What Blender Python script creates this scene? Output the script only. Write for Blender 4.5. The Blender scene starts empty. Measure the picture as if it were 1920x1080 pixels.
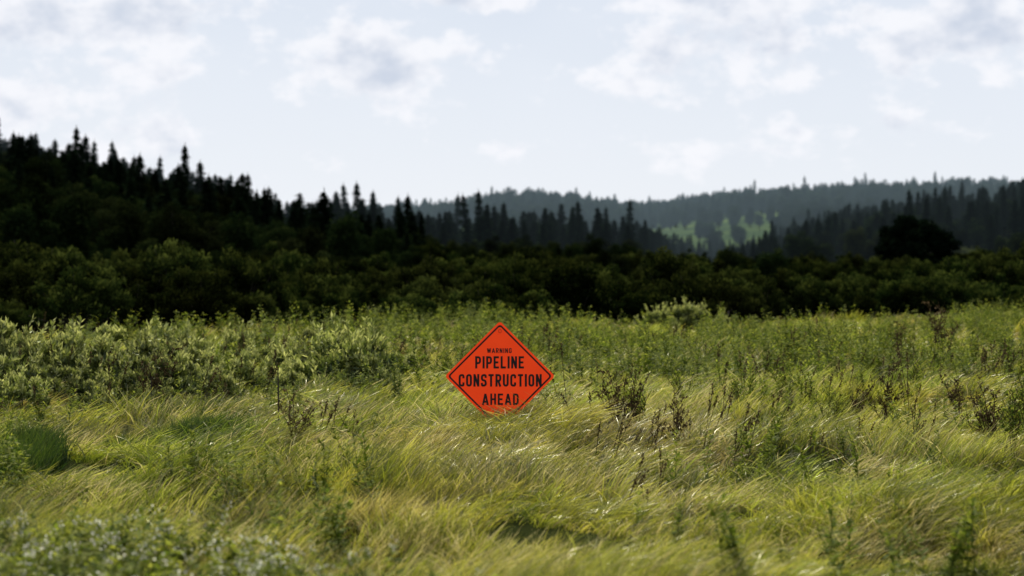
import bpy, math, numpy as np
from mathutils import Vector
rng=np.random.default_rng(7)
sc=bpy.context.scene
F=4533.0; CAMZ=3.0; HOR=480.0
SX,SY=-.19,38.0
def px2x(px,d): return (px-960.0)/F*d

# ---------------------------------------------------------------- noise
def _h(ix,iy,s):
    n=(ix.astype(np.int64)*374761393+iy.astype(np.int64)*668265263+s*1442695041)&0x7fffffff
    n=((n^(n>>13))*1274126177)&0x7fffffff
    n=(n^(n>>16))
    return (n&0xffff)/65535.0
def vn(x,y,s=0):
    x=np.asarray(x,float);y=np.asarray(y,float)
    ix=np.floor(x);iy=np.floor(y);fx=x-ix;fy=y-iy
    fx=fx*fx*(3-2*fx);fy=fy*fy*(3-2*fy)
    a=_h(ix,iy,s);b=_h(ix+1,iy,s);c=_h(ix,iy+1,s);d=_h(ix+1,iy+1,s)
    return (a*(1-fx)+b*fx)*(1-fy)+(c*(1-fx)+d*fx)*fy
def ss(a,b,x):
    t=np.clip((x-a)/(b-a),0,1);return t*t*(3-2*t)
def H(x,y):
    x=np.asarray(x,float);y=np.asarray(y,float)
    near=1-ss(110,160,y)
    h=near*(0.36*(vn(x/2.0,y/2.6,1)-.5)+0.26*(vn(x/7,y/9,2)-.5)+0.24*(vn(x/.8,y/.9,3)-.5))
    g=np.exp(-((x-SX)/1.5)**2-((y-SY+.6)/1.6)**2);h=h*(1-g)+.14*g
    lh=np.clip((-x-26)*0.22,0,26)*ss(200,350,y)*(1-ss(700,1000,y))
    h=h+lh*(0.92+0.16*vn(x/30,y/30,4))
    rh=np.clip((x-62)*0.16,0,13)*ss(430,600,y)
    h=h+rh*(1-ss(750,950,y)*.4)
    pxx=x/np.maximum(y,1)*F+960
    prof=np.interp(pxx,[-400,600,850,950,1020,1120,1220,1350,1500,1650,1920,2400],[20,22,27,34,35,30,24,26,29,32,34,36])
    h=h+prof*ss(800,1700,y)*(1-0.6*ss(1800,2400,y))*(1-np.clip(rh/13,0,1)*.3*(1-ss(900,1200,y)))
    return h

# ---------------------------------------------------------------- material helpers
def newmat(name):
    m=bpy.data.materials.new(name);m.use_nodes=True
    nt=m.node_tree;nt.nodes.clear()
    out=nt.nodes.new('ShaderNodeOutputMaterial')
    return m,nt,out
def painted_haze(nt,shader,out):
    """aerial perspective painted into the surface as emission: grows with the world distance up the valley"""
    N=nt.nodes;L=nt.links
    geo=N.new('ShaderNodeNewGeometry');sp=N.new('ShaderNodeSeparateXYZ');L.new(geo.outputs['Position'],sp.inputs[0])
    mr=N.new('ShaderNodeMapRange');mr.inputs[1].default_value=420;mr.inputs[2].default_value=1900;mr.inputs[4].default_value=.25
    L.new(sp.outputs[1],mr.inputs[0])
    e=N.new('ShaderNodeEmission');e.inputs[0].default_value=(.40,.54,.62,1);e.inputs[1].default_value=1.  # bluish glow mixed into far surfaces in place of real air
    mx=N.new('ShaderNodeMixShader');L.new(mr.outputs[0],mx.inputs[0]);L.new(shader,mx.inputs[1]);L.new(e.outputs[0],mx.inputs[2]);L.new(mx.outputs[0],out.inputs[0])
def foliage(name,c0,c1,c2,transl=.35,gloss=.06,rough=.45,wscale=.4,wcol=None,wamt=.6,tboost=1.3,vr=(.7,1.3),hz=False,gcol=(.9,.95,.7)):
    m,nt,out=newmat(name);N=nt.nodes;L=nt.links
    at=N.new('ShaderNodeAttribute');at.attribute_name='v'
    r=N.new('ShaderNodeValToRGB');e=r.color_ramp.elements
    e[0].color=(*c0,1);e[1].color=(*c2,1);x=e.new(.5);x.color=(*c1,1)
    L.new(at.outputs['Fac'],r.inputs[0]);col=r.outputs[0]
    if wcol:
        geo=N.new('ShaderNodeNewGeometry')
        nz=N.new('ShaderNodeTexNoise');nz.inputs['Scale'].default_value=wscale;nz.inputs['Detail'].default_value=1
        L.new(geo.outputs['Position'],nz.inputs['Vector'])
        mr=N.new('ShaderNodeMapRange');mr.inputs[1].default_value=.42;mr.inputs[2].default_value=.66;mr.inputs[3].default_value=0;mr.inputs[4].default_value=wamt
        L.new(nz.outputs['Fac'],mr.inputs[0])
        tn=N.new('ShaderNodeMix');tn.data_type='RGBA';L.new(at.outputs['Fac'],tn.inputs[0])
        tn.inputs[6].default_value=(*[k*.25 for k in wcol],1);tn.inputs[7].default_value=(*[min(1,k*1.9) for k in wcol],1)
        mx=N.new('ShaderNodeMix');mx.data_type='RGBA'
        L.new(mr.outputs[0],mx.inputs[0]);L.new(r.outputs[0],mx.inputs[6]);L.new(tn.outputs[2],mx.inputs[7]);col=mx.outputs[2]
    oi=N.new('ShaderNodeObjectInfo')
    m2=N.new('ShaderNodeMapRange');m2.inputs[3].default_value=vr[0];m2.inputs[4].default_value=vr[1]
    L.new(oi.outputs['Random'],m2.inputs[0])
    hs=N.new('ShaderNodeVectorMath');hs.operation='SCALE';L.new(m2.outputs[0],hs.inputs['Scale']);L.new(col,hs.inputs[0]);col=hs.outputs[0]
    leafshade(nt,col,transl,tboost,gloss,rough,gcol,hz,out);return m
def leafshade(nt,col,transl,tboost,gloss,rough,gcol,hz,out):
    N=nt.nodes;L=nt.links
    d=N.new('ShaderNodeBsdfDiffuse');t=N.new('ShaderNodeBsdfTranslucent')
    h2=N.new('ShaderNodeVectorMath');h2.operation='MULTIPLY';h2.inputs[1].default_value=(tboost,tboost,tboost*.8)
    L.new(col,h2.inputs[0]);L.new(col,d.inputs[0]);L.new(h2.outputs[0],t.inputs[0])
    a=N.new('ShaderNodeMixShader');a.inputs[0].default_value=transl;L.new(d.outputs[0],a.inputs[1]);L.new(t.outputs[0],a.inputs[2])
    last=a
    if gloss>0:
        g=N.new('ShaderNodeBsdfGlossy');g.inputs['Roughness'].default_value=rough;g.inputs['Color'].default_value=(*gcol,1)
        b=N.new('ShaderNodeMixShader');b.inputs[0].default_value=gloss;L.new(a.outputs[0],b.inputs[1]);L.new(g.outputs[0],b.inputs[2]);last=b
    if hz: painted_haze(nt,last.outputs[0],out)
    else: L.new(last.outputs[0],out.inputs[0])
def plain(name,col,rough=.6,metal=0):
    m,nt,out=newmat(name);p=nt.nodes.new('ShaderNodeBsdfPrincipled')
    nz=nt.nodes.new('ShaderNodeTexNoise');nz.inputs['Scale'].default_value=14
    mx=nt.nodes.new('ShaderNodeMix');mx.data_type='RGBA'
    mx.inputs[6].default_value=(*col,1);mx.inputs[7].default_value=(*[c*.75 for c in col],1)
    nt.links.new(nz.outputs[0],mx.inputs[0]);nt.links.new(mx.outputs[2],p.inputs['Base Color'])
    p.inputs['Roughness'].default_value=rough;p.inputs['Metallic'].default_value=metal
    nt.links.new(p.outputs[0],out.inputs[0]);return m

M_grass,nt,out=newmat('grass_blades');at=nt.nodes.new('ShaderNodeAttribute');at.attribute_name='col'
leafshade(nt,at.outputs['Color'],.55,1.4,.06,.36,(1,.97,.78),False,out)
M_sedge=foliage('sedge_blades',(.010,.028,.005),(.040,.075,.010),(.13,.17,.025),transl=.4,gloss=.03)
M_weed=foliage('weed_leaves',(.020,.040,.006),(.095,.135,.014),(.31,.32,.05),transl=.5,gloss=.015,rough=.6)
M_willow=foliage('willow_leaves',(.02,.035,.008),(.13,.155,.032),(.46,.46,.17),transl=.45,gloss=.04,rough=.45)
M_shrub=foliage('shrub_leaves',(.003,.007,.002),(.013,.023,.005),(.070,.084,.017),transl=.2,gloss=0,wscale=.06,wcol=(.024,.026,.007),wamt=.5,vr=(.3,1.7))  # near-black leaf colours carry the cloud shadow over the thicket
M_con=foliage('conifer_needles',(.003,.006,.003),(.006,.012,.006),(.014,.024,.009),transl=.05,gloss=0,hz=True)  # cloud shadow on the hills is put into these dark needles
M_dec=foliage('broadleaf_leaves',(.004,.008,.003),(.009,.017,.005),(.026,.037,.009),transl=.12,gloss=0,wscale=.03,wcol=(.016,.018,.006),hz=True,vr=(.4,1.6))  # low leaf albedo likewise stands in for cloud shadow
M_bark=plain('bark',(.035,.026,.018),.9)
M_dry=foliage('dry_stems',(.03,.022,.012),(.07,.05,.025),(.16,.11,.06),transl=.2,gloss=.0)
M_glint=foliage('leaf_glints',(.45,.42,.40),(.6,.58,.55),(.75,.74,.72),transl=.4,gloss=0)  # pale colour that paints in the glints of weed leaves

# ---------------------------------------------------------------- mesh helpers
def mesh_obj(name,V,Fq,mats,v=None,mi=None,link=None,smooth=False,col=None):
    me=bpy.data.meshes.new(name)
    V=np.asarray(V,np.float32)
    if isinstance(Fq,np.ndarray):
        n,k=Fq.shape
        me.vertices.add(len(V));me.vertices.foreach_set('co',V.ravel())
        me.loops.add(n*k);me.loops.foreach_set('vertex_index',Fq.astype(np.int32).ravel())
        me.polygons.add(n);me.polygons.foreach_set('loop_start',(np.arange(n)*k).astype(np.int32))
    else:
        me.from_pydata([tuple(p) for p in V],[],Fq)
    for m in mats: me.materials.append(m)
    if mi is not None: me.polygons.foreach_set('material_index',np.asarray(mi,np.int32))
    if v is not None:
        a=me.attributes.new('v','FLOAT','POINT');a.data.foreach_set('value',np.asarray(v,np.float32))
    if col is not None:
        a=me.attributes.new('col','FLOAT_COLOR','POINT');c4=np.ones((len(V),4),np.float32);c4[:,:3]=col;a.data.foreach_set('color',c4.ravel())
    me.update(calc_edges=True)
    if smooth: me.polygons.foreach_set('use_smooth',np.ones(len(me.polygons),bool))
    o=bpy.data.objects.new(name,me)
    (link or sc.collection).objects.link(o)
    return o
class Acc:
    def __init__(s): s.V=[];s.F=[];s.v=[];s.m=[];s.n=0
    def add(s,V,Fq,v,mi=0):
        V=np.asarray(V,float).reshape(-1,3);Fq=np.asarray(Fq)
        s.V.append(V);s.F.append(Fq+s.n);s.n+=len(V)
        s.v.append(np.broadcast_to(v,(len(V),)) if np.ndim(v)==0 else v);s.m.append(np.full(len(Fq),mi))
    def quads(s,P,A,B,v,mi=0):
        n=len(P);V=np.stack([P-A,P+B-A*.1,P+A,P-B-A*.1],1).reshape(-1,3)
        s.add(V,np.arange(4*n).reshape(n,4),np.repeat(v,4) if np.ndim(v) else v,mi)
    def tube(s,pts,rad,v=.5,mi=1,k=5):
        pts=np.asarray(pts,float);n=len(pts);V=[]
        for i,p in enumerate(pts):
            d=pts[min(i+1,n-1)]-pts[max(i-1,0)];d/=np.linalg.norm(d)+1e-9
            u=np.cross(d,[0.3,1,.1]);u/=np.linalg.norm(u)+1e-9;w=np.cross(d,u)
            for j in range(k):
                a=2*math.pi*j/k;V.append(p+rad[i]*(math.cos(a)*u+math.sin(a)*w))
        Fq=[[i*k+j,i*k+(j+1)%k,(i+1)*k+(j+1)%k,(i+1)*k+j] for i in range(n-1) for j in range(k)]
        s.add(V,Fq,v,mi)
    def obj(s,name,mats,link):
        return mesh_obj(name,np.concatenate(s.V),np.concatenate(s.F),mats,np.concatenate(s.v),np.concatenate(s.m),link)
def unit(a): return a/(np.linalg.norm(a,axis=-1,keepdims=True)+1e-9)
def rdir(n): return unit(rng.normal(size=(n,3)))
def blade_geo(P,az,L,th0,th1,w,vb,seg=3):
    n=len(P);tw=rng.uniform(0,math.pi,n)
    hd=np.stack([np.cos(az),np.sin(az),np.zeros(n)],1);up=np.array([0,0,1.])
    side=np.stack([-np.sin(az),np.cos(az),np.zeros(n)],1)
    rows=[];p=P.copy()
    for i in range(seg+1):
        t=i/seg;th=th0+(th1-th0)*t**1.2
        d=np.sin(th)[:,None]*hd+np.cos(th)[:,None]*up
        nrm=np.cross(d,side)
        wd=np.cos(tw+t*.8)[:,None]*side+np.sin(tw+t*.8)[:,None]*nrm
        ww=(w*(1-t**2*.93))[:,None]
        rows.append(p-wd*ww/2);rows.append(p+wd*ww/2)
        p=p+d*(L/seg)[:,None]
    V=np.stack(rows,1);m=2*(seg+1)
    f=np.array([[2*i,2*i+1,2*i+3,2*i+2] for i in range(seg)])[None]
    Fq=((np.arange(n)*m)[:,None,None]+f).reshape(-1,4)
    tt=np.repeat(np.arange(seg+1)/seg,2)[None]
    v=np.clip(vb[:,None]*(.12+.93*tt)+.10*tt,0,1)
    return V.reshape(-1,3),Fq,v.ravel()
def coll(name): return bpy.data.collections.new(name)
def fan(n,d0,d1,p0,p1,mar=0):
    d=np.sqrt(rng.uniform(d0*d0,d1*d1,n));x=rng.uniform(p0,p1,n)
    return px2x(x,d)+rng.uniform(-mar,mar,n),d
def bear(x,y): return x/y*F+960
def thick_edge(px): return np.interp(px,[-300,0,300,480,700,900,1100,1300,1500,1700,1920,2300],[80,82,84,86,89,91,91,93,100,104,106,106])

# ---------------------------------------------------------------- ground
ys=np.concatenate([np.linspace(-60,6,18),np.geomspace(8,2700,430)])
ts=np.linspace(-1,1,321)
YY=np.repeat(ys[:,None],len(ts),1);XX=(ts[None]*np.abs(ts[None])**.35)*(70+.62*np.maximum(ys,0)[:,None])
ZZ=H(XX,YY)
nx=len(ts);ny=len(ys);ii,jj=np.meshgrid(np.arange(ny-1),np.arange(nx-1),indexing='ij')
Fg=np.stack([ii*nx+jj,ii*nx+jj+1,(ii+1)*nx+jj+1,(ii+1)*nx+jj],-1).reshape(-1,4)
m,nt,out=newmat('ground_soil');N=nt.nodes;L=nt.links
geo=N.new('ShaderNodeNewGeometry');nz=N.new('ShaderNodeTexNoise');nz.inputs['Scale'].default_value=.9;nz.inputs['Detail'].default_value=4
L.new(geo.outputs['Position'],nz.inputs['Vector'])
r=N.new('ShaderNodeValToRGB');r.color_ramp.elements[0].position=.35;r.color_ramp.elements[1].position=.7
r.color_ramp.elements[0].color=(.012,.016,.005,1);r.color_ramp.elements[1].color=(.035,.042,.012,1);L.new(nz.outputs[0],r.inputs[0])
nz2=N.new('ShaderNodeTexNoise');nz2.inputs['Scale'].default_value=.02;nz2.inputs['Detail'].default_value=4;L.new(geo.outputs['Position'],nz2.inputs['Vector'])
r2=N.new('ShaderNodeValToRGB');r2.color_ramp.elements[0].position=.4;r2.color_ramp.elements[1].position=.6
r2.color_ramp.elements[0].color=(.03,.05,.012,1);r2.color_ramp.elements[1].color=(.07,.10,.022,1);L.new(nz2.outputs[0],r2.inputs[0])
sp=N.new('ShaderNodeSeparateXYZ');L.new(geo.outputs['Position'],sp.inputs[0])
mr=N.new('ShaderNodeMapRange');mr.inputs[1].default_value=850;mr.inputs[2].default_value=1000;L.new(sp.outputs[1],mr.inputs[0])
mx=N.new('ShaderNodeMix');mx.data_type='RGBA';L.new(mr.outputs[0],mx.inputs[0]);L.new(r.outputs[0],mx.inputs[6]);L.new(r2.outputs[0],mx.inputs[7])
p=N.new('ShaderNodeBsdfDiffuse')
L.new(mx.outputs[2],p.inputs[0]);painted_haze(nt,p.outputs[0],out)
mesh_obj('ground',np.stack([XX,YY,ZZ],-1).reshape(-1,3),Fg,[m],smooth=True)

# ---------------------------------------------------------------- grass field (one mesh, tussock by tussock)
def field(nt_,per):
    k=.75;d=(rng.uniform(14.5**k,112**k,nt_))**(1/k)
    x=px2x(rng.uniform(-170,2090,nt_),d)+rng.uniform(-1,1,nt_);y=d
    x=np.concatenate([x,SX+rng.uniform(-1.1,1.2,90)]);y=np.concatenate([y,rng.uniform(36.2,37.8,90)])
    keep=(y<thick_edge(bear(x,y))+2)&((vn(x/.9,y/1.0,11)*.6+vn(x/3.2,y/3.6,12)*.4>.27)|((np.abs(x-SX)<1.2)&(np.abs(y-37)<1.2)))
    x,y=x[keep],y[keep];n=len(x)
    rad=rng.uniform(.08,.28,n)*(.75+.35*y/40)
    flow=-.15+2.2*(vn(x/6,y/8,13)-.5)+2.3*(vn(x/.9,y/1.1,17)-.5)
    hgt=(.50+.75*vn(x/.9,y/1.2,14))*rng.uniform(.6,1.25,n)*(.85+.35*vn(x/9,y/12,16))
    lay=vn(x/2.0,y/2.6,18)
    tone=rng.normal(size=n)*.17+.60*(vn(x/.7,y/.9,19)-.5)+.30*(vn(x/5,y/6,20)-.5)-.06*(1-ss(16,24,y))
    straw=ss(.42,.82,vn(x/2.2,y/2.4,24)*.6+vn(x/.9,y/.9,25)*.4)
    fr=((np.abs(x-SX)<1.1)&(y>35.6)&(y<38.0));hgt=np.where(fr,rng.uniform(1.15,1.36,n)+.30*(x-SX),hgt)
    fr2=((np.abs(x-SX)<1.0)&(y>28)&(y<=35.6));hgt=np.where(fr2,np.minimum(hgt,1.0),hgt)
    I=np.repeat(np.arange(n),per);N_=len(I)
    rr=rad[I]*np.sqrt(rng.random(N_));a=rng.random(N_)*2*math.pi
    px=x[I]+rr*np.cos(a);py=y[I]+rr*np.sin(a)
    P=np.stack([px,py,H(px,py)-.04],1)
    az=flow[I]+rng.normal(size=N_)*.5
    out_=rng.random(N_)<.24;az=np.where(out_,a+rng.normal(size=N_)*.4,az)
    L_=.57*hgt[I]*rng.uniform(.5,1.2,N_)
    th0=rng.uniform(0,.45,N_)+.4*lay[I];th1=rng.uniform(.7,1.5,N_)+.9*lay[I]
    w=.0105*rng.uniform(.7,1.3,N_)*np.maximum(py/26,.75)**.85
    vb=.42+tone[I]+rng.normal(size=N_)*.19
    dry=rng.random(N_)<(.05+.36*straw[I])
    vb=np.where(dry,rng.uniform(.55,1,N_),vb)
    V,Fq,v=blade_geo(P,az,L_,th0,th1,w,np.clip(vb,.02,1))
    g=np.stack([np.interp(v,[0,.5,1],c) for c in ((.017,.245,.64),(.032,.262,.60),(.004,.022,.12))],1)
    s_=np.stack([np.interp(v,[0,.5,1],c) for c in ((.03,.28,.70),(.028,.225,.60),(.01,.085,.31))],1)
    rep=8
    dm=np.repeat(dry,rep)[:,None];hue=np.repeat(rng.normal(size=n)[I]*.4+1.6*(vn(x/4,y/5,27)-.5)[I],rep)[:,None]
    c=np.where(dm,s_,g*np.clip(1+hue*np.array([[.15,-.01,.05]]),.5,1.6))
    brown=np.repeat((ss(.66,.8,vn(x/1.6,y/1.6,28))*.45)[I],rep)[:,None]
    c=c*(1-brown)+s_*np.array([[.72,.60,.62]])*brown
    return V,Fq,v,np.clip(c,0,.8)
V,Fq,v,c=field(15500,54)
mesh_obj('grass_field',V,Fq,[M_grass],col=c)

C_sedge=coll('sedge_clumps')
for i in range(3):
    n=200;a=rng.random(n)*6.28;r_=.32*np.sqrt(rng.random(n))
    V,Fq,v=blade_geo(np.stack([r_*np.cos(a),r_*np.sin(a),np.full(n,-.04)],1),rng.normal(size=n)*1.3,rng.uniform(.25,.62,n),rng.uniform(0,.4,n),rng.uniform(.5,1.6,n),np.full(n,.014),rng.uniform(.1,.9,n))
    mesh_obj('sedge%d'%i,V,Fq,[M_sedge],v,link=C_sedge)

def weed(i,h,nst,M,leafL,C,dens=26,glints=0,wid=.17):
    a=Acc()
    for s in range(nst):
        b=np.array([rng.normal()*.08*nst**.5,rng.normal()*.08*nst**.5,0]);lean=np.array([rng.normal()*.12+.12,rng.normal()*.12,1])
        hh=h*rng.uniform(.7,1.1);ts=np.linspace(0,1,6)
        pts=b+np.outer(ts*hh,lean)+np.outer(ts**2*hh*.12,[1,0,0])
        a.tube(pts,.007*(1-ts*.7),.4,1,4)
        n=int(dens*hh/.8);t=np.sort(rng.uniform(.12,1,n))
        P=np.stack([np.interp(t,ts,pts[:,k]) for k in range(3)],1)
        az=np.arange(n)*2.4+rng.normal(size=n)*.3
        d=unit(np.stack([np.cos(az),np.sin(az),rng.uniform(-.3,.9,n)],1))
        LL=(leafL*(1.1-.6*t)*rng.uniform(.7,1.2,n))[:,None]
        sd=unit(np.cross(d,[0,0,1.])+rdir(n)*.3)
        a.quads(P+d*LL*.5,d*LL*.5,sd*LL*wid,np.clip(rng.random(n)*.6+t*.4,0,1),0)
        if glints and rng.random()<.6:
            n=glints;Q=pts[-1]+rng.normal(size=(n,3))*.035;dd=rdir(n);a.quads(Q,dd*.014,unit(np.cross(dd,rdir(n)))*.011,rng.random(n),2)  # white specks at the stem tip, painted in as leaf glints
    return a.obj('weed%d'%i,[M,M_weed,M_glint],C)
C_weed=coll('weed_stalks')
for i in range(7): weed(i,rng.uniform(.8,1.1),rng.integers(2,6),M_weed,.18,C_weed,42)
C_fw=coll('foreground_weed_stalks')
for i in range(5): weed(10+i,rng.uniform(.7,.9),rng.integers(4,8),M_weed,.15,C_fw,40,glints=8 if i%2 else 0,wid=.28)
C_seed=coll('seed_stalks')
for i in range(5):
    a=Acc()
    for s in range(rng.integers(1,4)):
        b=np.array([rng.normal()*.08,rng.normal()*.08,0]);hh=rng.uniform(.65,1.0);tip=b+np.array([rng.normal()*.1+.12,rng.normal()*.08,hh])
        a.tube([b,(b+tip)/2+[.0,0,.03],tip],[.006,.005,.003],.4,1,4)
        n=26;t=rng.random(n);Q=tip+np.outer(-t*.2,unit(tip-b))+rng.normal(size=(n,3))*.014;dd=unit(rdir(n)+[0,0,1.2]);a.quads(Q,dd*.024,unit(np.cross(dd,rdir(n)))*.010,rng.random(n),0)
    a.obj('seed%d'%i,[M_dry,M_dry],C_seed)

def shrub(name,C,M,hgt,rad,nblob,nleaf,leaf,blobr,up=.6,wid=.3,stems=12,dark=.0,wands=0):
    a=Acc();cs=[]
    for k in range(nblob):
        az=rng.random()*2*math.pi;r=rad*math.sqrt(rng.random())*.95
        top=hgt*math.sqrt(max(0.05,1-(r/rad)**2*.8))*rng.uniform(.68,1.1)
        z=top*rng.uniform(.35,1.0)**.6-blobr*.5
        cs.append([r*math.cos(az),r*math.sin(az),max(z,.15)])
    cs=np.array(cs)
    for c in cs[:stems*2]:
        b=np.array([c[0]*.15,c[1]*.15,0]);m=(b+c)/2+np.array([c[0]*.1,c[1]*.1,.1*hgt])
        a.tube([b,m,c,c+(c-m)*.35],[.012*hgt,.008*hgt,.005*hgt,.002*hgt],.3,1,4)
    bi=rng.integers(0,nblob,nleaf);g=rdir(nleaf)*(rng.random(nleaf)**.45)[:,None]
    br=blobr*rng.uniform(.7,1.3,nblob)[bi]
    P=cs[bi]+g*br[:,None]*np.array([1,1,.85])
    P[:,2]=np.maximum(P[:,2],.03)
    d=unit(rdir(nleaf)+np.array([0.15,0,up])+g*.5)
    sd=unit(np.cross(d,rdir(nleaf)))
    s=(leaf*rng.uniform(.6,1.3,nleaf))[:,None]
    v=np.clip(.15+.5*(g[:,2]*.6+.3)+.5*(P[:,2]/hgt-.5)+rng.normal(size=nleaf)*.16+rng.normal(size=nblob)[bi]*.14-dark,0,1)  # tone rises towards the top: sunlit crown painted into the leaves
    a.quads(P,d*s*.5,sd*s*.5*wid,v,0)
    for k in range(wands):
        c=cs[rng.integers(nblob)];dr=unit(np.array([c[0]*.5+rng.normal()*.25+.15,c[1]*.5+rng.normal()*.25,1.1]));ln=rng.uniform(.35,.6)*hgt*.5
        e=c+dr*(ln+blobr*.6);a.tube([c,(c+e)/2,e],[.004,.003,.002],.4,1,3)
        n=16;t=rng.uniform(.2,1,n);Q=c+np.outer(t,e-c);dd=unit(rdir(n)*.8+dr);LL=leaf*rng.uniform(.6,1,n)[:,None]
        a.quads(Q+dd*LL*.4,dd*LL*.5,unit(np.cross(dd,rdir(n)))*LL*.5*wid,np.clip(rng.uniform(.4,1,n),0,1),0)
    return a.obj(name,[M,M_bark],C)
C_shrub=coll('thicket_shrubs')
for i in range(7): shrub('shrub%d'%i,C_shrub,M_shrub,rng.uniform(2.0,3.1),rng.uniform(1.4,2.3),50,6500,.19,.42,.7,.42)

def conifer(name,C,h,rad,full=1.):
    a=Acc();a.tube([[0,0,0],[0,0,h*.5],[0.05,0,h]],[.018*h,.011*h,.002*h],.3,1,5)
    z=h*.08
    while z<h*.985:
        f=1-(z/h);R=rad*(f**.75)*rng.uniform(.6,1.15)+.15
        nb=int(6+6*f);a0=rng.random()*6.28
        for k in range(nb):
            if rng.random()<.15: continue
            az=a0+k*2*math.pi/nb+rng.normal()*.2;r=R*rng.uniform(.55,1.2)
            n=int(4+r*5*full);t=rng.random(n)**.7
            dr=-.28+.35*(z/h)
            d=np.array([math.cos(az),math.sin(az),dr]);sd0=np.array([-math.sin(az),math.cos(az),0])
            P=np.array([0,0,z])+np.outer(t*r,d)+np.outer(rng.normal(size=n)*.16*r*(1-t*.5),sd0)+rng.normal(size=(n,3))*.05
            dd=unit(d+sd0*rng.normal(size=(n,1))*.7+np.array([0,0,-.25])+rdir(n)*.25)
            s=rng.uniform(.26,.5,n)[:,None]
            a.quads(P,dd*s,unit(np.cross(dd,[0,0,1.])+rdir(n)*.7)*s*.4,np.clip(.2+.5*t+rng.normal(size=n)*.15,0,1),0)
        z+=h*.024*rng.uniform(.7,1.4)*(.6+.6*f)
    n=10;P=np.outer(rng.uniform(.95,1.02,n),[0,0,h]);dd=unit(rdir(n)*.4+[0,0,1]);a.quads(P,dd*.3,unit(np.cross(dd,rdir(n)))*.07,.3,0)
    return a.obj(name,[M_con,M_bark],C)
C_con=coll('conifers')
for i in range(8): conifer('conifer%d'%i,C_con,rng.uniform(9.5,14),[2.0,2.4,2.8,3.2,3.4,2.2,3.0,2.6][i])
def broad(name,C,h,rad,nleaf=5500,M=M_dec,low=.3,nb=42,br=.17):
    a=Acc();top=np.array([rng.normal()*.3,rng.normal()*.3,h*.8])
    a.tube([[0,0,0],[0.1,0,h*.3],top*.75,top],[.02*h,.015*h,.009*h,.003*h],.3,1,6)
    g=rdir(nb)*(rng.random(nb)**.35)[:,None]
    cs=np.array([0,0,h*(low+(1-low)/2)])+g*np.array([rad,rad,h*(1-low)/2])*.85
    for c in cs[:18]:
        b=np.array([0,0,max(h*.15,c[2]*.6)]);a.tube([b,(b+c)/2+[0,0,.2],c],[.007*h,.005*h,.002*h],.3,1,4)
    bi=rng.integers(0,nb,nleaf);q=rdir(nleaf)*(rng.random(nleaf)**.5)[:,None]
    P=cs[bi]+q*(h*br*rng.uniform(.6,1.2,nb))[bi][:,None]*np.array([1,1,.75])
    d=unit(rdir(nleaf)+q*.4);s=rng.uniform(.14,.30,nleaf)[:,None]
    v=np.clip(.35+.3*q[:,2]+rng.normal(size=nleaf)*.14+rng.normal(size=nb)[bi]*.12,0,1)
    a.quads(P,d*s,unit(np.cross(d,rdir(nleaf)))*s*.6,v,0)
    return a.obj(name,[M,M_bark],C)
C_dec=coll('broadleaf_trees')
for i in range(5): broad('broadleaf%d'%i,C_dec,rng.uniform(8.5,12),rng.uniform(1.9,3.2),4500,low=.15)

# ---------------------------------------------------------------- scatter by geometry nodes
def scatter(name,P,rotz,scale,C,tilt=.06,zs=None):
    n=len(P);me=bpy.data.meshes.new(name);me.vertices.add(n)
    me.vertices.foreach_set('co',np.asarray(P,np.float32).ravel())
    R=np.stack([rng.normal(size=n)*tilt,rng.normal(size=n)*tilt,rotz],1).astype(np.float32)
    zz=np.ones(n) if zs is None else zs
    S=np.stack([scale,scale,scale*zz],1).astype(np.float32)
    for nm,ar in(('rot',R),('scl',S)):
        t=me.attributes.new(nm,'FLOAT_VECTOR','POINT');t.data.foreach_set('vector',ar.ravel())
    t=me.attributes.new('idx','INT','POINT');t.data.foreach_set('value',rng.integers(0,len(C.objects),n).astype(np.int32))
    me.update();o=bpy.data.objects.new(name,me);sc.collection.objects.link(o)
    g=bpy.data.node_groups.new(name+'_scatter','GeometryNodeTree')
    g.interface.new_socket('Geometry',in_out='INPUT',socket_type='NodeSocketGeometry')
    g.interface.new_socket('Geometry',in_out='OUTPUT',socket_type='NodeSocketGeometry')
    N=g.nodes;L=g.links
    gi=N.new('NodeGroupInput');go=N.new('NodeGroupOutput');ip=N.new('GeometryNodeInstanceOnPoints')
    ci=N.new('GeometryNodeCollectionInfo');ci.inputs['Collection'].default_value=C
    ci.inputs['Separate Children'].default_value=True;ci.inputs['Reset Children'].default_value=True
    def na(nm,dt):
        k=N.new('GeometryNodeInputNamedAttribute');k.data_type=dt;k.inputs['Name'].default_value=nm;return k.outputs['Attribute']
    L.new(gi.outputs[0],ip.inputs['Points']);L.new(ci.outputs[0],ip.inputs['Instance'])
    ip.inputs['Pick Instance'].default_value=True
    L.new(na('idx','INT'),ip.inputs['Instance Index']);L.new(na('rot','FLOAT_VECTOR'),ip.inputs['Rotation']);L.new(na('scl','FLOAT_VECTOR'),ip.inputs['Scale'])
    L.new(ip.outputs[0],go.inputs[0])
    m=o.modifiers.new('scatter','NODES');m.node_group=g
    return o
L_=[]
for (pc,dc,sp_,sd,n) in [(30,34,80,2.2,40),(350,37,120,1.0,26),(1500,60,120,3,8)]:
    for k in range(n): L_.append((pc+rng.normal()*.5*sp_,dc+rng.normal()*.5*sd))
A_=np.array(L_);x=px2x(A_[:,0],A_[:,1]);y=A_[:,1]
scatter('sedge_patch',np.stack([x,y,H(x,y)],1),rng.uniform(-.8,.8,len(x)),rng.uniform(.8,1.15,len(x)),C_sedge,.08)
x,y=fan(1600,54,106,880,2100,1);k=vn(x/4,y/6,21)>.4;x,y=x[k],y[k]
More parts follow.
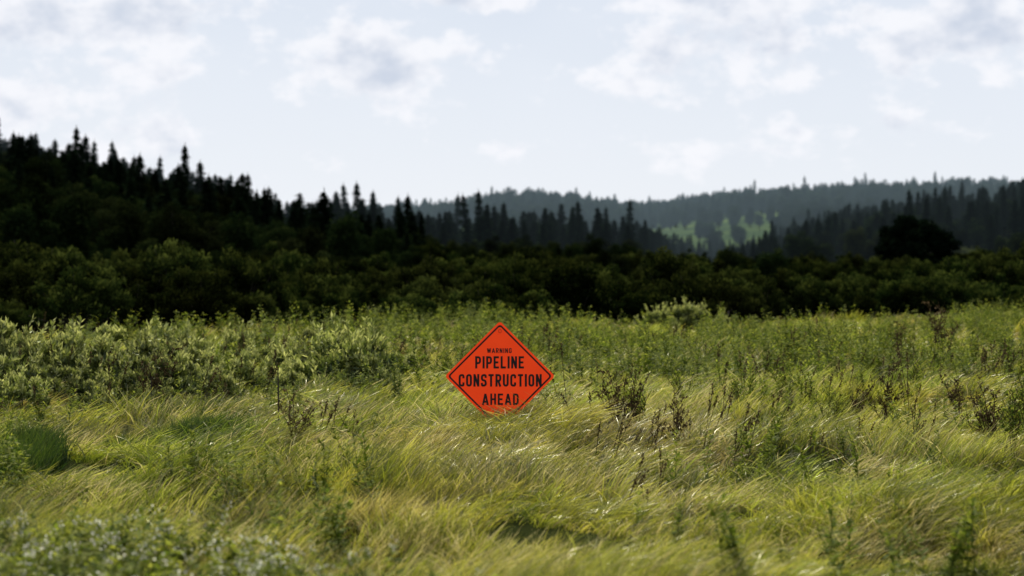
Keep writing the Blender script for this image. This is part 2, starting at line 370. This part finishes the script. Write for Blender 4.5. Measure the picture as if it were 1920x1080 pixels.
x2,y2=fan(800,20,60,-100,2050,0);k=vn(x2/2.5,y2/3,22)>.54;x2,y2=x2[k],y2[k]
x3,y3=fan(700,50,92,100,950,1);k=vn(x3/4,y3/6,23)>.5;x3,y3=x3[k],y3[k]
x=np.concatenate([x,x2,x3]);y=np.concatenate([y,y2,y3])
k=~((np.abs(x-SX)<1.1)&(y>24)&(y<38.4));x,y=x[k],y[k]
scatter('leafy_weeds',np.stack([x,y,H(x,y)],1),rng.uniform(0,6.28,len(x)),rng.uniform(.6,1.15,len(x))*np.where(y>50,1.08,.84),C_weed,.15)
x,y=fan(700,22,75,-60,2050,0);k=(vn(x/3,y/4,61)>.5)&~((np.abs(x-SX)<1.1)&(y>24)&(y<38.4));x,y=x[k],y[k]
scatter('seed_head_stalks',np.stack([x,y,H(x,y)],1),rng.uniform(-.7,.7,len(x)),rng.uniform(.7,1.1,len(x))*np.where(y>45,1.15,.9),C_seed,.15)
x,y=fan(260,16.6,20.7,-80,780,0);k=y<20.7-2.6*ss(350,760,bear(x,y));x,y=x[k],y[k];scatter('foreground_weeds',np.stack([x,y,H(x,y)],1),rng.uniform(0,6.28,len(x)),rng.uniform(.7,1.0,len(x)),C_fw,.2)

C_will=coll('willow_meshes')
W=[shrub('willow%d'%i,C_will,M_willow,1.35,rng.uniform(.75,1.1),24,2800,.15,.21,.9,.30,wands=22) for i in range(5)]
def put(name,src,px,d,s,sz=None,rz=None):
    o=bpy.data.objects.new(name,src.data);x=px2x(px,d)
    o.location=(x,d,float(H(x,d))-.03);o.scale=(s,s,s if sz is None else sz);o.rotation_euler=(0,0,rng.random()*6.28 if rz is None else rz)
    sc.collection.objects.link(o);return o
for (px,d,s) in [(15,50,1.15),(80,52,1.25),(150,51,1.15),(215,54,1.2),(262,49,.9),(330,56,1.1),(385,52,.95),(455,62,1.),(-60,50,1.2),(-15,46,.9),(108,46,.85),(225,46,.75),(290,53,1.),
                 (45,44,.7),(175,44,.65),(622,50,1.15),(664,51,1.25),(560,49,.8),(735,54,.8),(510,57,.9),(305,45,.65),(400,47,.65),(700,50,.75),(440,51,.75),(360,49,.8),(590,55,1.),(540,53,.85)]:
    put('willow_bush',W[rng.integers(5)],px,d,s)
put('willow_bush',W[0],1282,90,1.15,1.15);put('willow_bush',W[2],1318,90.5,1.1,1.0);put('willow_bush',W[1],1240,91,1.,.95)

C_dry=coll('dry_meshes');D=[]
for i in range(4):
    a=Acc()
    for s in range(7):
        az=rng.random()*6.28;sp_=rng.uniform(.05,.4);h=rng.uniform(.6,1.1);tz=np.linspace(0,1,6)
        pts=np.stack([math.cos(az)*sp_*tz**1.4+.02*rng.normal(size=6),math.sin(az)*sp_*tz**1.4+.02*rng.normal(size=6),h*tz],1)
        a.tube(pts,.009*(1-tz*.6),.4,1,4)
        for b in range(8):
            t=rng.uniform(.35,1);p0=np.array([np.interp(t,tz,pts[:,k]) for k in range(3)])
            d=unit(rdir(1)[0]*[1,1,.3]+[0,0,.9]);e=p0+d*rng.uniform(.1,.25)
            a.tube([p0,(p0+e)/2,e],[.0045,.0035,.002],.4,1,3)
            n=6;P=p0+np.outer(rng.random(n),e-p0)+rng.normal(size=(n,3))*.015;dd=rdir(n);a.quads(P,dd*.032,unit(np.cross(dd,rdir(n)))*.012,rng.random(n),0)
    D.append(a.obj('dry%d'%i,[M_weed if i%2 else M_dry,M_dry],C_dry))
for (px,d,s) in [(1175,37,1.1),(1155,37.6,1.),(1195,37.2,1.),(1265,35,.85),(1600,40,.9),(1660,42,1.05),(1560,38,.75),(1800,42,.95),(1860,37,1.05),(1900,34.5,1.15),(1830,40,.85),
                 (1480,44,.85),(555,35,.85),(1765,66,1.6),(1690,68,1.2),(1540,63,1.2),(290,45,1.35),(1930,36,1.1),(1390,41,.75),(1420,36,.65),(1280,46,.95),(1720,48,.85),(1040,42,.85)]:
    put('dry_weed',D[rng.integers(4)],px,d,s)
a=Acc();a.tube([[0,0,0],[.01,0,.6],[.0,0,1.25]],[.016,.014,.010],.3,1,6);a.tube([[0.01,0,.7],[.07,0,.85]],[.006,.004],.3,1,5)
stk=a.obj('bare_stick_mesh',[M_dry,M_bark],C_dry);put('bare_stick',stk,521,40,.95,rz=.3);put('bare_stick',stk,283,43,.85,rz=1)

# ---------------------------------------------------------------- shrub thicket
def thicket(n,d0,d1,sm):
    x,y=fan(n,d0,d1,-300,2220,0);b=bear(x,y);k=(y>thick_edge(b)+1)&((vn(x/6,y/9,31)>.25)|(y<thick_edge(b)+6));x,y=x[k],y[k]
    b=bear(x,y);s=sm*rng.uniform(.45,1.05,len(x))*(.5+.95*vn(x/6,y/10,32))*np.interp(b,[-300,500,900,1300,1920],[1.12,1.03,1.0,.84,.95])
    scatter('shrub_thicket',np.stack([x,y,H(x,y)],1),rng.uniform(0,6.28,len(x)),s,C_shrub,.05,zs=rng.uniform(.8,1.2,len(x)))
thicket(800,80,130,1.04);thicket(1100,125,300,1.05);thicket(850,290,520,1.3)
x,y=fan(40,140,260,-200,1500,0);scatter('thicket_trees',np.stack([x,y,H(x,y)],1),rng.uniform(0,6.28,len(x)),rng.uniform(.25,.4,len(x)),C_dec,.05)

# ---------------------------------------------------------------- forests
def forest(name,n,d0,d1,p0,p1,C,s0,s1,seed,thr=.0,sc_px=None,cond=None):
    x,y=fan(n,d0,d1,p0,p1,0);k=vn(x/14,y/20,seed)>thr
    if cond is not None: k&=cond(x,y)
    x,y=x[k],y[k];s=rng.uniform(s0,s1,len(x))
    if sc_px: s*=np.interp(bear(x,y),*sc_px)
    return scatter(name,np.stack([x,y,H(x,y)-.2],1),rng.uniform(0,6.28,len(x)),s,C,.03,zs=rng.uniform(.85,1.2,len(x)))
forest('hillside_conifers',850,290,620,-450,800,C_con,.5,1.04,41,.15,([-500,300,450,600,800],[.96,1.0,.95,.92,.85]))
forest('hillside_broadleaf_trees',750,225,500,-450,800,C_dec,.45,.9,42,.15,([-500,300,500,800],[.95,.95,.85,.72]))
edge=lambda b:np.interp(b,[500,1180,1350,1450],[470,500,800,950])
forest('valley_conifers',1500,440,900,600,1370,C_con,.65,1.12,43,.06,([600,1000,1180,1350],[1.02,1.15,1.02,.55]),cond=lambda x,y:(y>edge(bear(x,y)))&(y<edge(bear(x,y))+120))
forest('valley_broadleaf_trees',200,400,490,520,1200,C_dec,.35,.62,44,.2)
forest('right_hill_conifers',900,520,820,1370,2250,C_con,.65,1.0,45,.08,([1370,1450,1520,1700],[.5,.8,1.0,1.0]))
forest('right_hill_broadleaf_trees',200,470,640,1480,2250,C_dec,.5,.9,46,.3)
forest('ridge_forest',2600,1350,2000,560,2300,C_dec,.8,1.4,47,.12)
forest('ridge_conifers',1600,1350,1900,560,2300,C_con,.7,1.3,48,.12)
forest('slope_trees',900,950,1400,900,2200,C_dec,.7,1.1,49,.1,cond=lambda x,y:vn(bear(x,y)/55,y/60,50)>np.interp(bear(x,y),[1150,1220,1400,1470],[.1,.68,.68,.1]))
C_rt=coll('round_tree_mesh')
rt=broad('round_tree_src',C_rt,7.4,4.6,15000,M_con,.02,80,.15);put('broadleaf_tree',rt,1716,250,1.)

# ---------------------------------------------------------------- sign
sign=bpy.data.objects.new('warning_sign',None);sc.collection.objects.link(sign)
SZ=1.11;sign.location=(SX,SY,SZ)
m,nt,out=newmat('orange_vinyl');N=nt.nodes;L=nt.links
nz=N.new('ShaderNodeTexNoise');nz.inputs['Scale'].default_value=2.5;tc=N.new('ShaderNodeTexCoord');L.new(tc.outputs['Object'],nz.inputs['Vector'])
mx=N.new('ShaderNodeMix');mx.data_type='RGBA';mx.inputs[6].default_value=(.85,.062,.009,1);mx.inputs[7].default_value=(.75,.045,.007,1);L.new(nz.outputs[0],mx.inputs[0])
p=N.new('ShaderNodeBsdfPrincipled');p.inputs['Roughness'].default_value=.5;p.inputs['Specular IOR Level'].default_value=.25;L.new(mx.outputs[2],p.inputs['Base Color'])
t=N.new('ShaderNodeBsdfTranslucent');L.new(mx.outputs[2],t.inputs[0]);ms=N.new('ShaderNodeMixShader');ms.inputs[0].default_value=.38
L.new(p.outputs[0],ms.inputs[1]);L.new(t.outputs[0],ms.inputs[2]);L.new(ms.outputs[0],out.inputs[0]);M_or=m
M_bl=plain('black_print',(.008,.008,.008),.8);M_al=plain('aluminium',(.35,.35,.35),.4,1)
def rdiamond(R,cr,k=8):
    pts=[]
    for q in range(4):
        c=math.pi/2*q;cc=np.array([math.cos(c),math.sin(c)])*(R-cr*math.sqrt(2))
        for i in range(k+1):
            a=c-math.pi/4+math.pi/2*i/k;pts.append(cc+cr*np.array([math.cos(a),math.sin(a)]))
    return np.array(pts)
def child(o): o.parent=sign;return o
o_=rdiamond(.868,.05)
V=[(p[0],0,p[1]) for p in o_];child(mesh_obj('panel',V,[list(range(len(V)))[::-1]],[M_or]))
A1=rdiamond(.822,.045);A2=rdiamond(.786,.032);n=len(A1)
V=[(p[0],-.004,p[1]) for p in A1]+[(p[0],-.004,p[1]) for p in A2]
child(mesh_obj('border',V,[[i,n+i,n+(i+1)%n,(i+1)%n] for i in range(n)],[M_bl]))
def rp(pts,r,k=6):
    pts=[np.array(p,float) for p in pts];o=[pts[0]]
    for i in range(1,len(pts)-1):
        a,b,c=pts[i-1],pts[i],pts[i+1];u=(a-b)/np.linalg.norm(a-b);v_=(c-b)/np.linalg.norm(c-b)
        rr=min(r,np.linalg.norm(a-b)*.5,np.linalg.norm(c-b)*.5)
        for j in range(k+1):
            t=j/k;o.append(b+u*rr*(1-t)**2+v_*rr*t**2)
    o.append(pts[-1]);return o
h=.085;w_=.56;x0,x1,y0,y1=h,w_-h,h,1-h
VL=[(x0,0),(x0,1)];VR=[(x1,0),(x1,1)]
G={'P':(w_,[VL,rp([(x0,y1),(x1,y1),(x1,.44),(x0,.44)],.2)]),
'R':(w_,[VL,rp([(x0,y1),(x1,y1),(x1,.46),(x0,.46)],.2),[(x0+.18,.46),(x1+.01,0)]]),
'I':(2*h,[VL]),'L':(w_*.92,[VL,[(x0,y0),(w_*.92,y0)]]),
'E':(w_*.94,[VL,[(x0,y0),(w_*.94,y0)],[(x0,y1),(w_*.94,y1)],[(x0,.5),(w_*.84,.5)]]),
'N':(w_,[VL,VR,[(x0,.97),(x1,.03)]]),'H':(w_,[VL,VR,[(x0,.5),(x1,.5)]]),
'T':(w_*.96,[[(0,y1),(w_*.96,y1)],[(w_*.48,0),(w_*.48,1)]]),
'C':(w_,[rp([(x1,.66),(x1,y1),(x0,y1),(x0,y0),(x1,y0),(x1,.34)],.24)]),
'O':(w_,[rp([(x0,.5),(x0,y1),(x1,y1),(x1,y0),(x0,y0),(x0,.5)],.24)]),
'S':(w_,[rp([(x1,.70),(x1,y1),(x0,y1),(x0,.51),(x1,.49),(x1,y0),(x0,y0),(x0,.30)],.22)]),
'U':(w_,[rp([(x0,1),(x0,y0),(x1,y0),(x1,1)],.26)]),
'D':(w_,[VL,rp([(x0,y1),(x1,y1),(x1,y0),(x0,y0)],.24)]),
'A':(w_*1.12,[[(.06,0),(w_*.56,.98)],[(w_*1.12-.06,0),(w_*.56,.98)],[(w_*.28,.28),(w_*.84,.28)]]),
'W':(w_*1.4,[[(.05,1),(w_*.38,.03)],[(w_*.38,.03),(w_*.7,.95)],[(w_*.7,.95),(w_*1.02,.03)],[(w_*1.02,.03),(w_*1.4-.05,1)]]),
'G':(w_,[rp([(x1,.68),(x1,y1),(x0,y1),(x0,y0),(x1,y0),(x1,.46)],.24),[(w_*.55,.46),(w_,.46)]])}
K=38/F
def text(body,px0,px1,py0,py1,name,gap=.2,bold=1.):
    W_=sum(G[c][0] for c in body)+gap*(len(body)-1)
    sx=(px1-px0)*K/W_;sz=(py1-py0)*K;ox=(px0-937)*K;oz=(705-py1)*K
    a=Acc();cx=0
    for c in body:
        gw,st=G[c]
        for k,s in enumerate(st):
            q=np.array([[ox+(cx+p[0])*sx,0,oz+p[1]*sz] for p in s])
            n=len(q);V=[];hw=h*sz*bold*.98
            for i in range(n):
                d=q[min(i+1,n-1)]-q[max(i-1,0)];d/=np.linalg.norm(d)+1e-9;nn=np.array([-d[2],0,d[0]])
                V+= [q[i]-nn*hw,q[i]+nn*hw]
            V=np.array(V);V[:,1]=-.006-.0006*k
            a.add(V,[[2*i,2*i+2,2*i+3,2*i+1] for i in range(n-1)],.5,0)
        cx+=gw+gap
    child(mesh_obj(name,np.concatenate(a.V),np.concatenate(a.F),[M_bl]))
text('WARNING',913,959,652.5,661.5,'text_warning',.2,1.15)
text('PIPELINE',891,982,667.5,690.5,'text_pipeline',.2,1.)
text('CONSTRUCTION',860,1015,701,724.5,'text_construction',.2,1.)
text('AHEAD',904,972,737.5,759,'text_ahead',.2,1.)
a=Acc();th=np.linspace(0,2*math.pi,17);a.tube(np.stack([.022*np.cos(th),np.full(17,-.008),.71+.03*np.sin(th)],1),[.003]*17,.5,0,5)
child(mesh_obj('grommet',np.concatenate(a.V),np.concatenate(a.F),[M_bl]))
a=Acc()
a.tube([[0,.03,-.98],[0,.03,-.70]],[.014]*2,.5,0,8)
for ex,ey in ((-.55,.5),(.55,.5),(-.5,-.45),(.5,-.45)): a.tube([[0,.03,-.95],[ex,ey,-1.12]],[.014]*2,.5,0,8)
child(mesh_obj('stand',np.concatenate(a.V),np.concatenate(a.F),[M_al]))

# ---------------------------------------------------------------- light & sky
EL,AZ=math.radians(45),math.radians(-14)
sd=Vector((math.sin(AZ)*math.cos(EL),math.cos(AZ)*math.cos(EL),math.sin(EL)))
sl=bpy.data.lights.new('sun','SUN');sl.energy=5.0;sl.angle=math.radians(.5);sl.color=(1,.95,.84)
so=bpy.data.objects.new('sun',sl);so.rotation_euler=sd.to_track_quat('Z','Y').to_euler();so.location=(0,0,60);sc.collection.objects.link(so)
w=bpy.data.worlds.new('World');sc.world=w;w.use_nodes=True;nt=w.node_tree;N=nt.nodes;L=nt.links;N.clear()
try: w.cycles.sampling_method='NONE'
except Exception as e: print('ws',e)
out=N.new('ShaderNodeOutputWorld');bg=N.new('ShaderNodeBackground');L.new(bg.outputs[0],out.inputs[0]);bg.inputs[1].default_value=.09
sky=N.new('ShaderNodeTexSky');sky.sky_type='NISHITA';sky.sun_disc=False;sky.sun_elevation=EL;sky.sun_rotation=AZ;sky.air_density=1.;sky.dust_density=1.
tc=N.new('ShaderNodeTexCoord');sp=N.new('ShaderNodeSeparateXYZ');L.new(tc.outputs['Generated'],sp.inputs[0])
def M(op,a,b=None,c=None):
    n=N.new('ShaderNodeMath');n.operation=op
    for i,v in enumerate((a,b,c)):
        if v is None: continue
        if isinstance(v,(int,float)): n.inputs[i].default_value=v
        else: L.new(v,n.inputs[i])
    return n.outputs[0]
def MR(src,a,b,c,d,smooth=True):
    n=N.new('ShaderNodeMapRange');n.interpolation_type='SMOOTHSTEP' if smooth else 'LINEAR'
    for i,v in enumerate((a,b,c,d)): n.inputs[i+1].default_value=v
    L.new(src,n.inputs[0]);return n.outputs[0]
def MIX(f,a,b):
    n=N.new('ShaderNodeMix');n.data_type='RGBA'
    for i,v in ((0,f),(6,a),(7,b)):
        if isinstance(v,tuple): n.inputs[i].default_value=(*v,1)
        elif isinstance(v,(int,float)): n.inputs[i].default_value=v
        else: L.new(v,n.inputs[i])
    return n.outputs[2]
az=M('ARCTAN2',sp.outputs[0],sp.outputs[1]);el=M('ARCSINE',sp.outputs[2])
cb=N.new('ShaderNodeCombineXYZ');L.new(az,cb.inputs[0]);L.new(el,cb.inputs[1])
def noise(scale,detail,rough,sy=1.5,off=(0,0),dist=0):
    mp=N.new('ShaderNodeMapping');mp.inputs['Scale'].default_value=(1,sy,1);mp.inputs['Location'].default_value=(off[0],off[1]*sy,0)
    L.new(cb.outputs[0],mp.inputs[0]);n=N.new('ShaderNodeTexNoise');n.inputs['Scale'].default_value=scale;n.inputs['Detail'].default_value=detail;n.inputs['Roughness'].default_value=rough
    n.inputs['Distortion'].default_value=dist;L.new(mp.outputs[0],n.inputs['Vector']);return n.outputs['Fac']
clouds=[(690,110,200,95,1.05),(590,150,90,60,.8),(1330,110,165,95,1.1),(1790,75,215,95,1.2),(1640,35,110,50,.95),(60,190,210,80,1.05),(250,260,180,60,.95),
        (200,40,380,75,1.1),(850,5,180,30,1.),(1330,0,300,32,1.),(200,130,200,36,.75),(1570,245,190,36,.82),(950,275,140,28,.72),(1350,285,200,34,.75),(1090,140,100,44,.7)]
mask=None
for (cx,cy,rx,ry,st) in clouds:
    v=N.new('ShaderNodeVectorMath');v.operation='MULTIPLY_ADD';L.new(cb.outputs[0],v.inputs[0]);v.inputs[1].default_value=(F/rx,F/ry,0);v.inputs[2].default_value=(-(cx-960)/rx,-(480-cy)/ry,0)
    v3=N.new('ShaderNodeVectorMath');v3.operation='LENGTH';L.new(v.outputs[0],v3.inputs[0])
    o1=MR(v3.outputs['Value'],0.2,1.6,st,0,False);mask=o1 if mask is None else M('MAXIMUM',mask,o1)
mask=M('MAXIMUM',mask,MR(el,.115,.2,0,.5))
n1=noise(30,7,.6)
n2=noise(30,4,.55,off=(-.0025,.0075))
m5=M('MULTIPLY',mask,.50)
dens=M('ADD',m5,M('MULTIPLY',M('SUBTRACT',n1,.5),1.8));dup=M('ADD',m5,M('MULTIPLY',M('SUBTRACT',n2,.5),1.8))
cov=MR(dens,.18,.44,0,1);core=MR(dup,.26,.80,0,1)
ccol=MIX(core,(10.5,10.6,11.1),(6.7,7.4,8.7))
front=MR(sp.outputs[1],-.2,.9,.12,.9)
hcol=MIX(MR(el,0.,.11,0,1,False),(9.9,10.4,11.1),(7.5,8.3,9.7))
base=MIX(front,sky.outputs[0],hcol)
base=MIX(M('MULTIPLY',noise(11,4,.5,off=(3,2)),MR(el,0,.08,.3,.7)),base,(9.5,9.9,10.7))
back=MR(sp.outputs[1],-.3,.6,.35,.9)
L.new(MIX(M('MULTIPLY',cov,back),base,ccol),bg.inputs[0])

# ---------------------------------------------------------------- camera
cd=bpy.data.cameras.new('camera');cam=bpy.data.objects.new('camera',cd);sc.collection.objects.link(cam);sc.camera=cam
cd.lens=85;cd.sensor_width=36;cd.clip_start=.5;cd.clip_end=6000
cam.location=(0,0,CAMZ);cam.rotation_euler=(math.radians(90)-math.atan((540-HOR)/F),0,0)
cd.dof.use_dof=True;cd.dof.focus_distance=38.0;cd.dof.aperture_fstop=1.4
sc.view_settings.view_transform='Standard';sc.view_settings.look='None';sc.view_settings.exposure=0
